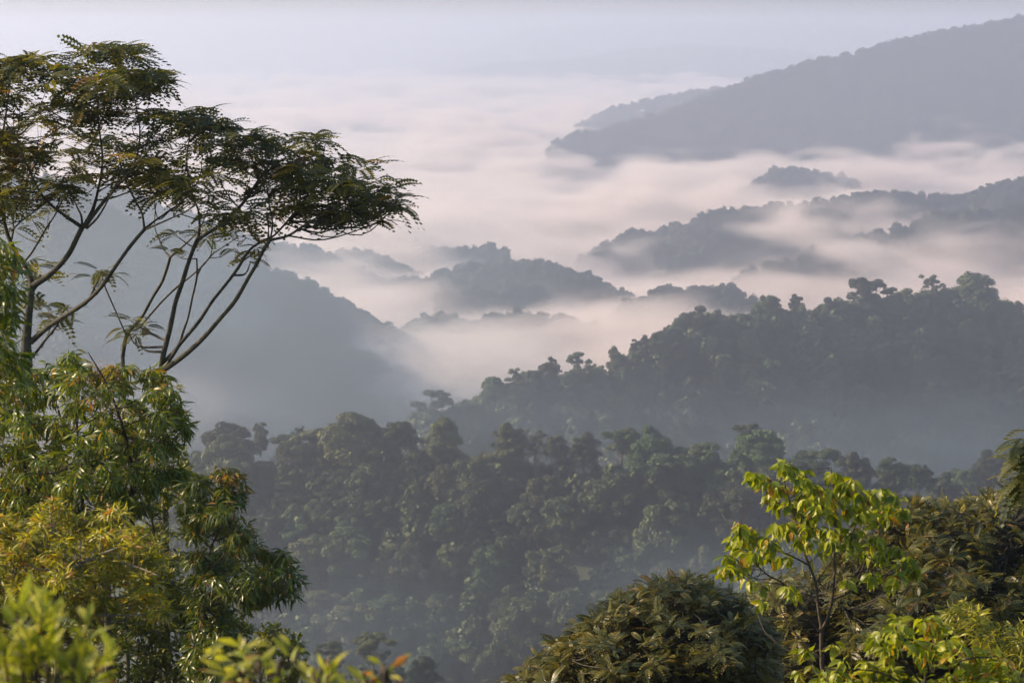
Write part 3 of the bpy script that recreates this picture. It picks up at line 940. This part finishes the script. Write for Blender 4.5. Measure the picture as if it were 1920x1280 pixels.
leafy('narrow_leaf_tree', 'smaller dark narrow leaved tree with red tips, reaching right over the misty slope', 'tree',
      [(345,895),(385,880),(415,868),(445,866),(466,905),(468,960),(478,1005),(505,1020),(535,1022),(556,1050),(570,1095),(562,1125),(520,1128),(480,1135),(440,1130),(440,1290),(345,1290),(350,1130),(345,1050),(340,960)],
      19, 1.1, 560, NARROW, (8, 13), (0.075, 0.14), M_nar2, M_twig, 62, limbs=[
      ([(383,1145,8),(381,1107,7),(375,1081,6),(371,1042,5),(368,981,4),(390,900,2)], .2), ([(382,1100,6),(392,1061,5),(396,1026,4),(430,950,3),(440,880,2)], -.3), ([(388,1075,4),(420,1039,3),(450,990,2)], -.5),
      ([(383,1140,6),(417,1116,5),(462,1100,4),(504,1078,3),(540,1068,2)], -.6)],
      stem=(383, 1150, 9), tip=[(425,875,20,.84), (452,890,18,.82), (505,1020,9,.84)], tint=(.46, .27), lumps=60)
leafy('narrow_leaf_tree', 'leafy branch tree hanging in from the left edge with yellowish drooping leaves', 'tree',
      [(-120,430),(0,432),(22,452),(42,505),(36,560),(28,600),(50,618),(30,650),(58,682),(48,722),(26,770),(0,800),(-120,820)],
      15, .9, 260, NARROW, (9, 14), (0.09, 0.16), M_nar, M_twig, 63, limbs=[
      ([(-110,900,10),(-100,760,9),(-80,620,7),(-50,540,5),(0,500,3)], .2), ([(-90,700,6),(-30,690,4),(30,690,2)], -.3)],
      stem=(-110, 900, 12), tint=(.52, .26))
leafy('bush', 'sunlit yellow green bush with fine curling leaves in front of the dark narrow leaved tree', 'bush',
      [(-80,975),(0,962),(45,955),(95,932),(130,945),(150,968),(190,955),(222,938),(250,955),(275,985),(305,1008),(322,1050),(308,1100),(328,1160),(280,1165),(240,1130),(200,1165),(120,1165),(60,1130),(-80,1140)],
      17, 1.1, 760, NARROW, (8, 13), (0.055, 0.115), M_sun, M_grey, 64, limbs=[
      ([(105,1150,9),(107,1107,8),(118,1085,7),(136,1065,6),(181,1042,5),(239,1019,3),(280,1000,2)], -.5), ([(107,1110,7),(113,1060,6),(100,1020,5),(95,960,2)], -.3), ([(136,1068,5),(190,1045,4),(250,1060,3),(300,1080,2)], -.6)],
      stem=(105, 1155, 10), el=(-35, 55), tint=(.45, .32), tilt=.7, lumps=60)  # wide tint spread paints sun highlights into the leaf colour
leafy('bush', 'mid green leafy thicket glimpsed behind the narrow leaved trees', 'bush',
      [(-80,800),(60,780),(150,800),(260,790),(330,800),(345,880),(400,900),(440,960),(450,1040),(520,1050),(530,1110),(450,1180),(-80,1180)],
      24.5, 1.3, 1300, OBLONG, (8, 12), (0.06, 0.11), M_drk, M_twig, 66, limbs=[
      ([(300,1320,9),(300,1150,7),(290,1000,5),(250,860,3)], .2), ([(120,1320,8),(110,1100,6),(90,900,3)], -.2), ([(420,1330,6),(425,1180,4),(410,1000,2)], .1)],
      stem=(300, 1325, 10), el=(-40, 60), tint=(.56, .30), tilt=.6, inset=3, lumps=70)  # tint spread puts sunlit yellow speckles into the leaf colour
leafy('bush', 'dense dark green bush filling the lower left behind the blurred leaves', 'bush',
      [(-80,1010),(100,990),(330,1000),(350,1100),(420,1140),(470,1165),(520,1160),(555,1190),(575,1225),(585,1260),(565,1320),(-80,1330)],
      22, 1.8, 2500, OBLONG, (8, 12), (0.05, 0.10), M_drk, M_twig, 65, limbs=[
      ([(380,1320,9),(382,1230,8),(384,1150,6)], 0), ([(280,1320,7),(290,1250,5),(285,1190,3),(310,1120,2)], .3), ([(150,1320,8),(160,1200,6),(200,1080,3)], .4), ([(540,1330,5),(545,1260,3),(530,1190,2)], -.2)],
      stem=(300, 1325, 10), el=(-40, 60), tint=(.46, .30), tilt=.6, inset=3, lumps=110)  # spread of tint adds painted yellow specks for lit leaves

# ---- blurred twigs right in front
def shoot_bush(label, shoots, y, length, seed, tint, base_px, el=(15, 60), per=13):
    rng = np.random.default_rng(seed)
    wb, lb = Bag(), Bag()
    b = at(*base_px, y)
    g = float(ground_h(b[0], y))
    for (tx, ty, bx, by) in shoots:
        ty = ty + 38
        p0, p1 = at(bx, by, y + rng.uniform(-.15, .15)), at(tx, ty, y + rng.uniform(-.2, .2))
        path = smooth_path([(b[0], y, g - .1, .012), (*((p0 + (b[0], y, g)) / 2), .010), (*p0, .007), (*((p0 + p1) / 2 + rng.normal(scale=.01, size=3)), .005), (*p1, .002)], 6)
        tube(wb, path, 5)
        d = p1 - p0
        L = np.linalg.norm(d)
        n = max(5, int(per * L / 0.2))
        t = np.linspace(.25, 1, n)
        C = p0 + d * t[:, None]
        rosettes(lb, C, rng, OBLONG, (1, 2), length, el, outward=np.broadcast_to(d / L * .55, C.shape), tilt=.5, tint=tint)
    return plant('bush', (b[0], y, g), label, 'bush', wb, lb, M_twig, M_fro, 'blurred leafy twigs in front', wood='stem', leaf='leaves')

shoot_bush('blurred bright yellow green bush with upright leafy shoots in the bottom left corner',
           [(30,1100,45,1300),(80,1105,70,1300),(98,1120,90,1310),(155,1140,135,1310),(5,1180,10,1330),(205,1200,150,1310),(185,1225,140,1320),(60,1180,40,1330),(120,1200,110,1320),(20,1230,-10,1330),(-20,1150,-30,1330),(160,1250,120,1330)], 5.5, (0.055, 0.090), 71, (.35, .28), (70, 1340))
shoot_bush('blurred yellow and brown twig at the bottom, between corner bush and yellow shoot',
           [(430,1170,470,1300),(460,1180,490,1300),(560,1190,520,1300),(430,1225,470,1310),(500,1225,505,1310),(470,1250,480,1330)], 5.8, (0.047, 0.078), 72, (.52, .28), (500, 1340), (-15, 30), 9)
shoot_bush('small blurred bright yellow shoot at the bottom right of the brown twig',
           [(620,1225,600,1310),(590,1240,590,1310),(605,1262,600,1330)], 5.6, (0.040, 0.066), 73, (.40, .2), (600, 1340), (30, 70), 12)
shoot_bush('blurred brown and yellow leafed twig at the bottom, rightmost of the blurred plants',
           [(722,1220,716,1300),(690,1250,705,1310),(735,1255,720,1310),(655,1270,690,1320)], 5.6, (0.043, 0.075), 74, (.5, .3), (715, 1340), (-10, 30), 9)

# ---- feathery trees, lower right
def feathery(label, poly, y, depth, n, seed, length, limbs, stem, tint):
    rng = np.random.default_rng(seed)
    wb, lb, nodes = Bag(), Bag(), []
    base = foot(wb, *stem, y)
    for pts, dy in limbs:
        nodes.append(limb(wb, pts, y, dy)[1:])
    nd = np.concatenate(nodes)
    C = crown_points(poly, n, y, depth, rng, 2, n // 10)
    # ragged outer shoots
    out = crown_points(poly, n // 3, y, depth, rng, 0)
    px_, py_ = project(out)
    rim = edge_dist(px_, py_, poly) < 14
    C = np.concatenate((C, out[rim] + np.array((0, 0, .10)) * rng.random((rim.sum(), 1))))
    mid = C.mean(0) - np.array((0, 0, 1.2))
    rosettes(lb, C, rng, PINNATE, (2, 4), length, (-25, 25), outward=unit(C - mid) * 0.9, tilt=.45, tint=tint)
    twigs(wb, C, nd, rng, .012, 2.6, .6)
    return plant('feathery_tree', base, label, 'tree', wb, lb, M_bark, M_fea, 'feathery leaved trees at the lower right')

feathery('large feathery leaved tree whose brownish crown fills the lower right corner', 
         [(1400,1160),(1425,1115),(1480,1085),(1560,1062),(1625,985),(1650,950),(1690,940),(1740,948),(1790,952),(1830,938),(1870,935),(1925,912),(2000,900),(2000,1330),(1390,1330)],
         33, 3.0, 4400, 81, (0.14, 0.27), [([(1800,1340,16),(1790,1240,13),(1740,1150,9),(1700,1060,6),(1680,980,3)], 1), ([(1795,1250,12),(1840,1160,9),(1880,1080,6),(1900,980,3)], -1), ([(1770,1230,9),(1650,1180,7),(1560,1130,4),(1500,1110,2)], -1.2), ([(1850,1150,6),(1900,1120,5),(1960,1050,3)], -1.5)],
         (1800, 1340, 18), (.42, .25))
feathery('domed feathery leaved tree standing alone at the bottom, left of the yellow green sapling',
         [(935,1330),(965,1285),(1000,1248),(1055,1208),(1105,1170),(1120,1160),(1165,1128),(1215,1105),(1260,1098),(1300,1098),(1345,1110),(1385,1130),(1425,1170),(1445,1220),(1450,1330)],
         29, 2.6, 3100, 82, (0.13, 0.25), [([(1230,1360,16),(1225,1270,12),(1200,1200,7),(1180,1150,3)], .5), ([(1226,1290,10),(1290,1210,7),(1320,1140,3)], -.8), ([(1225,1300,9),(1120,1240,6),(1050,1230,3)], -.8), ([(1230,1310,8),(1340,1260,5),(1400,1200,3)], .6)],
         (1230, 1360, 18), (.40, .25))
rng = np.random.default_rng(83)
wb, lb = Bag(), Bag()
base = foot(wb, 2010, 1000, 12, 22)
nd = limb(wb, [(2010,1000,12),(2000,930,9),(1985,870,6),(1965,830,3)], 22)
C = np.array([at(a, b, 22 + rng.uniform(-.2, .2)) for a, b in ((1930,822),(1925,842),(1932,866),(1925,888),(1918,906),(1950,835),(1960,870),(1945,900),(1975,850),(1985,880),(1970,910))])
rosettes(lb, C, rng, PINNATE, (9, 12), (.30, .42), (-20, 25), tilt=.2, tint=(.3, .2))
twigs(wb, C, nd, rng, .012, 2.5)
plant('feathery_tree', base, 'dark feathery branch tip poking in at the right edge above the lower right crown', 'tree', wb, lb, M_bark, M_umb, 'feathery leaved trees at the lower right')

# ---- yellow-green sapling
rng = np.random.default_rng(91)
wb, lb, nodes = Bag(), Bag(), []
SY = 18.0
base = foot(wb, 1544, 1275, 9, SY)
for pts, dy in (
    ([(1544,1275,9),(1541,1240,9),(1540,1212,8),(1540,1175,8)], 0),
    ([(1540,1175,7),(1534,1137,6),(1529,1092,6),(1517,1059,5),(1508,1036,5),(1500,1000,4),(1482,945,3),(1470,900,3),(1468,858,2)], .3),
    ([(1541,1178,7),(1549,1165,6),(1559,1130,6),(1564,1081,5),(1564,1040,5),(1566,961,4),(1561,900,2),(1558,876,2)], -.2),
    ([(1538,1185,5),(1510,1150,5),(1495,1130,5),(1472,1096,4),(1435,1074,3),(1405,1040,3),(1392,1000,2),(1390,978,2)], -.4),
    ([(1560,1125,4),(1596,1107,4),(1615,1070,4),(1630,1040,3),(1655,1000,2),(1670,950,2)], .4),
    ([(1536,1230,4),(1487,1182,3),(1457,1130,3),(1435,1100,2),(1405,1085,2)], .3),
    ([(1517,1059,4),(1480,1040,3),(1450,1030,2),(1430,1015,2)], -.3),
    ([(1508,1036,3),(1500,990,3),(1520,950,2)], .5),
    ([(1564,1060,3),(1590,1020,3),(1610,970,2),(1625,935,2)], -.4),
    ([(1540,1215,3),(1500,1230,2),(1440,1190,2),(1420,1150,1.5)], .5),
    ([(1529,1092,3),(1560,1050,2),(1585,1000,2)], .6),
    ([(1615,1070,3),(1660,1050,2),(1700,1070,2)], -.2)):
    nodes.append(limb(wb, pts, SY, dy, sides=6)[1:])
PTS = [(1415,885),(1430,890),(1440,905),(1470,868),(1485,880),(1495,895),(1512,908),(1532,905),(1450,930),(1480,940),(1460,910),(1505,925),(1558,885),(1575,905),(1602,900),(1590,915),(1545,915),(1500,962),(1530,945),(1560,955),(1590,945),(1618,930),(1640,930),(1668,942),(1692,950),(1650,960),(1625,955),(1575,935),(1390,982),(1402,1000),(1375,1012),(1362,1060),(1378,1066),(1365,1040),(1395,1030),(1425,1005),(1440,1020),(1460,985),(1480,990),(1500,1008),(1515,985),(1420,1035),(1450,1045),(1535,990),(1560,990),(1600,995),(1640,1005),(1668,1025),(1690,1055),(1708,1068),(1680,1078),(1655,1045),(1632,1075),(1590,1025),(1560,1010),(1615,1020),(1640,1035),(1700,1040),(1405,1083),(1428,1092),(1478,1098),(1492,1108),(1590,1085),(1480,1040),(1540,1030),(1510,1215),(1562,1205),(1520,1245),(1430,1125),(1545,1255),(1500,1260)]
P2 = [(a + rng.normal(scale=9), b + rng.normal(scale=8)) for a, b in PTS[:58] + PTS[:40]]
C = np.array([at(a, b, SY + rng.uniform(-.7, .7)) for a, b in PTS + P2])
rosettes(lb, C, rng, OVATE, (8, 12), (0.07, 0.135), (-88, -5), tilt=.55, tint=(.42, .30))
twigs(wb, C, np.concatenate(nodes), rng, .008, 1.2, .9)
plant('sapling', base, 'yellow green sapling with big drooping pointed leaves on thin dark stems', 'tree', wb, lb, M_twig, M_sap)

leafy('bush', 'bright yellow green bush of broad pointed leaves at the bottom beneath the sapling', 'bush',
      [(1480,1290),(1540,1258),(1575,1232),(1620,1190),(1640,1180),(1665,1155),(1700,1150),(1735,1145),(1780,1160),(1805,1180),(1825,1212),(1850,1225),(1885,1215),(1905,1250),(1920,1290),(1900,1330),(1480,1330)],
      15, .8, 210, OVATE, (7, 11), (0.06, 0.115), M_sap, M_twig, 92, limbs=[
      ([(1740,1330,6),(1735,1260,5),(1750,1200,3),(1740,1160,2)], .2), ([(1735,1290,5),(1690,1230,3),(1680,1170,2)], -.2), ([(1740,1300,4),(1800,1240,3),(1870,1230,2)], .2), ([(1738,1310,4),(1650,1260,3),(1560,1255,2)], -.2)],
      stem=(1740, 1330, 7), el=(-70, 20), tint=(.56, .24), tilt=.5, inset=4, lumps=34)
leafy('bush', 'pale fine leaved bush at the right edge behind the bright yellow green bush', 'bush',
      [(1745,1150),(1785,1135),(1815,1128),(1840,1142),(1860,1165),(1890,1175),(1930,1155),(1990,1160),(1990,1330),(1830,1330),(1800,1200)],
      20, .9, 330, NARROW, (8, 12), (0.08, 0.15), M_sun, M_twig, 93, limbs=[([(1900,1330,6),(1880,1250,4),(1830,1180,2)], .2), ([(1900,1330,6),(1920,1240,4),(1930,1180,2)], -.2)],
      stem=(1900, 1330, 7), el=(-30, 50), tint=(.25, .22), tilt=.6)

# ------------------------------------------------------------------ mist and haze
def box(name, x0, x1, y0, y1, z0, z1, mat, label):
    V = np.array([(x, y, z) for z in (z0, z1) for y in (y0, y1) for x in (x0, x1)])
    f = np.array([(0, 2, 3, 1), (4, 5, 7, 6), (0, 1, 5, 4), (2, 6, 7, 3), (0, 4, 6, 2), (1, 3, 7, 5)])
    return link(name, mesh_np(name, V, [f], mat), kind='stuff', label=label)

def haze_mat(d, col, aniso):
    m = bpy.data.materials.new('haze')
    m.use_nodes = True
    n = m.node_tree
    n.nodes.clear()
    out = n.nodes.new('ShaderNodeOutputMaterial')
    pv = n.nodes.new('ShaderNodeVolumePrincipled')
    pv.inputs['Color'].default_value = (*col, 1)
    pv.inputs['Density'].default_value = d
    pv.inputs['Anisotropy'].default_value = aniso
    n.links.new(pv.outputs[0], out.inputs['Volume'])
    return m

def mist_mat():
    m = bpy.data.materials.new('mist')
    m.use_nodes = True
    n = m.node_tree
    n.nodes.clear()
    N, Lk = n.nodes.new, n.links.new
    out = N('ShaderNodeOutputMaterial')
    pv = N('ShaderNodeVolumePrincipled')
    pv.inputs['Color'].default_value = (1.0, 0.90, 0.85, 1)
    pv.inputs['Anisotropy'].default_value = 0.2
    geo = N('ShaderNodeNewGeometry')
    sep = N('ShaderNodeSeparateXYZ')
    Lk(geo.outputs['Position'], sep.inputs[0])
    mp = N('ShaderNodeMapping')
    mp.inputs['Scale'].default_value = (1 / 300, 1 / 420, 1 / 70)
    Lk(geo.outputs['Position'], mp.inputs[0])
    nz = N('ShaderNodeTexNoise')
    nz.inputs['Scale'].default_value = 1.0
    nz.inputs['Detail'].default_value = 2.0
    nz.inputs['Roughness'].default_value = 0.6
    Lk(mp.outputs[0], nz.inputs['Vector'])
    def math_(op, a, b):
        q = N('ShaderNodeMath')
        q.operation = op
        for i, v in enumerate((a, b)):
            if isinstance(v, (int, float)):
                q.inputs[i].default_value = v
            else:
                Lk(v, q.inputs[i])
        return q.outputs[0]
    mp2 = N('ShaderNodeMapping')
    mp2.inputs['Scale'].default_value = (1 / 110, 1 / 170, 1 / 42)
    mp2.inputs['Rotation'].default_value = (0, 0.0, 0.5)
    Lk(geo.outputs['Position'], mp2.inputs[0])
    nz2 = N('ShaderNodeTexNoise')
    nz2.inputs['Scale'].default_value = 1.0
    nz2.inputs['Detail'].default_value = 3.0
    nz2.inputs['Distortion'].default_value = 0.6
    Lk(mp2.outputs[0], nz2.inputs['Vector'])
    # how far the point lies under the wavy top of the mist, in metres
    wav = math_('MULTIPLY', math_('SUBTRACT', nz.outputs['Fac'], 0.5), 215.0)
    top = math_('ADD', math_('ADD', wav, math_('MULTIPLY', math_('SUBTRACT', nz2.outputs['Fac'], 0.5), 135.0)), -186.0)
    under = math_('SUBTRACT', top, sep.outputs['Z'])
    mr = N('ShaderNodeMapRange')
    mr.interpolation_type = 'SMOOTHSTEP'
    mr.inputs['From Min'].default_value = -8
    mr.inputs['From Max'].default_value = 46
    mr.inputs['To Min'].default_value = 0
    mr.inputs['To Max'].default_value = 0.028
    Lk(under, mr.inputs['Value'])
    my = N('ShaderNodeMapRange')
    my.interpolation_type = 'SMOOTHSTEP'
    my.inputs['From Min'].default_value = 1000
    my.inputs['From Max'].default_value = 1350
    Lk(sep.outputs['Y'], my.inputs['Value'])
    Lk(math_('MULTIPLY', mr.outputs[0], my.outputs[0]), pv.inputs['Density'])
    Lk(pv.outputs[0], out.inputs['Volume'])
    m.cycles.volume_step_rate = 0.04
    return m

def bank_mat(d, seed, col):
    m = bpy.data.materials.new('mist_bank')
    m.use_nodes = True
    n = m.node_tree
    n.nodes.clear()
    N, Lk = n.nodes.new, n.links.new
    out = N('ShaderNodeOutputMaterial')
    pv = N('ShaderNodeVolumePrincipled')
    pv.inputs['Color'].default_value = (*col, 1)
    pv.inputs['Anisotropy'].default_value = 0.3
    tc = N('ShaderNodeTexCoord')
    ln = N('ShaderNodeVectorMath'); ln.operation = 'LENGTH'
    Lk(tc.outputs['Object'], ln.inputs[0])
    mp = N('ShaderNodeMapping')
    mp.inputs['Location'].default_value = (seed, seed * .7, 0)
    mp.inputs['Scale'].default_value = (1.6, 1.6, 1.6)
    Lk(tc.outputs['Object'], mp.inputs[0])
    nz = N('ShaderNodeTexNoise'); nz.inputs['Detail'].default_value = 3
    Lk(mp.outputs[0], nz.inputs['Vector'])
    ad = N('ShaderNodeMath'); ad.operation = 'MULTIPLY_ADD'
    Lk(nz.outputs['Fac'], ad.inputs[0]); ad.inputs[1].default_value = 0.9
    Lk(ln.outputs['Value'], ad.inputs[2])
    mr = N('ShaderNodeMapRange'); mr.interpolation_type = 'SMOOTHSTEP'
    mr.inputs['From Min'].default_value = 1.35
    mr.inputs['From Max'].default_value = 0.35
    mr.inputs['To Min'].default_value = 0
    mr.inputs['To Max'].default_value = d
    Lk(ad.outputs[0], mr.inputs['Value'])
    Lk(mr.outputs[0], pv.inputs['Density'])
    Lk(pv.outputs[0], out.inputs['Volume'])
    m.cycles.volume_step_rate = 0.6
    return m

def bank(px, py, y, r, d, label, seed, col=(0.62, 0.84, 1.0)):
    th, ph = np.meshgrid(np.linspace(0, math.pi, 13), np.arange(20) / 20 * 2 * math.pi, indexing='ij')
    V = np.stack((np.sin(th) * np.cos(ph), np.sin(th) * np.sin(ph), np.cos(th)), -1)[1:-1].reshape(-1, 3)
    V = np.vstack((V, (0, 0, 1), (0, 0, -1)))
    q = [(i * 20 + j, (i + 1) * 20 + j, (i + 1) * 20 + (j + 1) % 20, i * 20 + (j + 1) % 20) for i in range(10) for j in range(20)]
    t = [(220, j, (j + 1) % 20) for j in range(20)] + [(221, 200 + (j + 1) % 20, 200 + j) for j in range(20)]
    o = link('mist_bank', mesh_np('mist_bank', V, [np.array(q), np.array(t)], bank_mat(d, seed, col)), kind='stuff', label=label)
    o.location = tuple(at(px, py, y))
    o.scale = r
    return o

bank(330, 560, 1000, (300, 240, 150), 0.0014, 'pale mist hanging in front of the left hill', 1.3)
bank(850, 700, 1300, (110, 150, 42), 0.030, 'bright pocket of mist behind the arching flat tree', 4.1, (1.0, 0.95, 0.91))
bank(1780, 850, 800, (190, 110, 34), 0.0019, 'thin mist in the dip behind the near ridge', 7.7)
bank(900, 790, 755, (170, 60, 26), 0.0020, 'faint blue mist between the near ridge and the low tip of the dark ridge', 3.3)
bank(640, 1180, 500, (70, 45, 30), 0.0022, 'faint mist in the gully beside the narrow leaved tree', 2.2)
bank(1330, 1110, 505, (60, 40, 22), 0.0045, 'faint mist above the domed feathery tree', 5.9)
hz_lo = float(ZZ.min()) - 1.0
box('mist', -2400, 2400, 1000, 9000, hz_lo + 0.4, -130, mist_mat(), 'sea of pale morning mist lying in the valley between the hills')
box('haze', -10000, 10000, -60, 13200, hz_lo, 75, haze_mat(0.00026, (0.70, 0.795, 1.0), 0.4), 'thin blue morning haze')
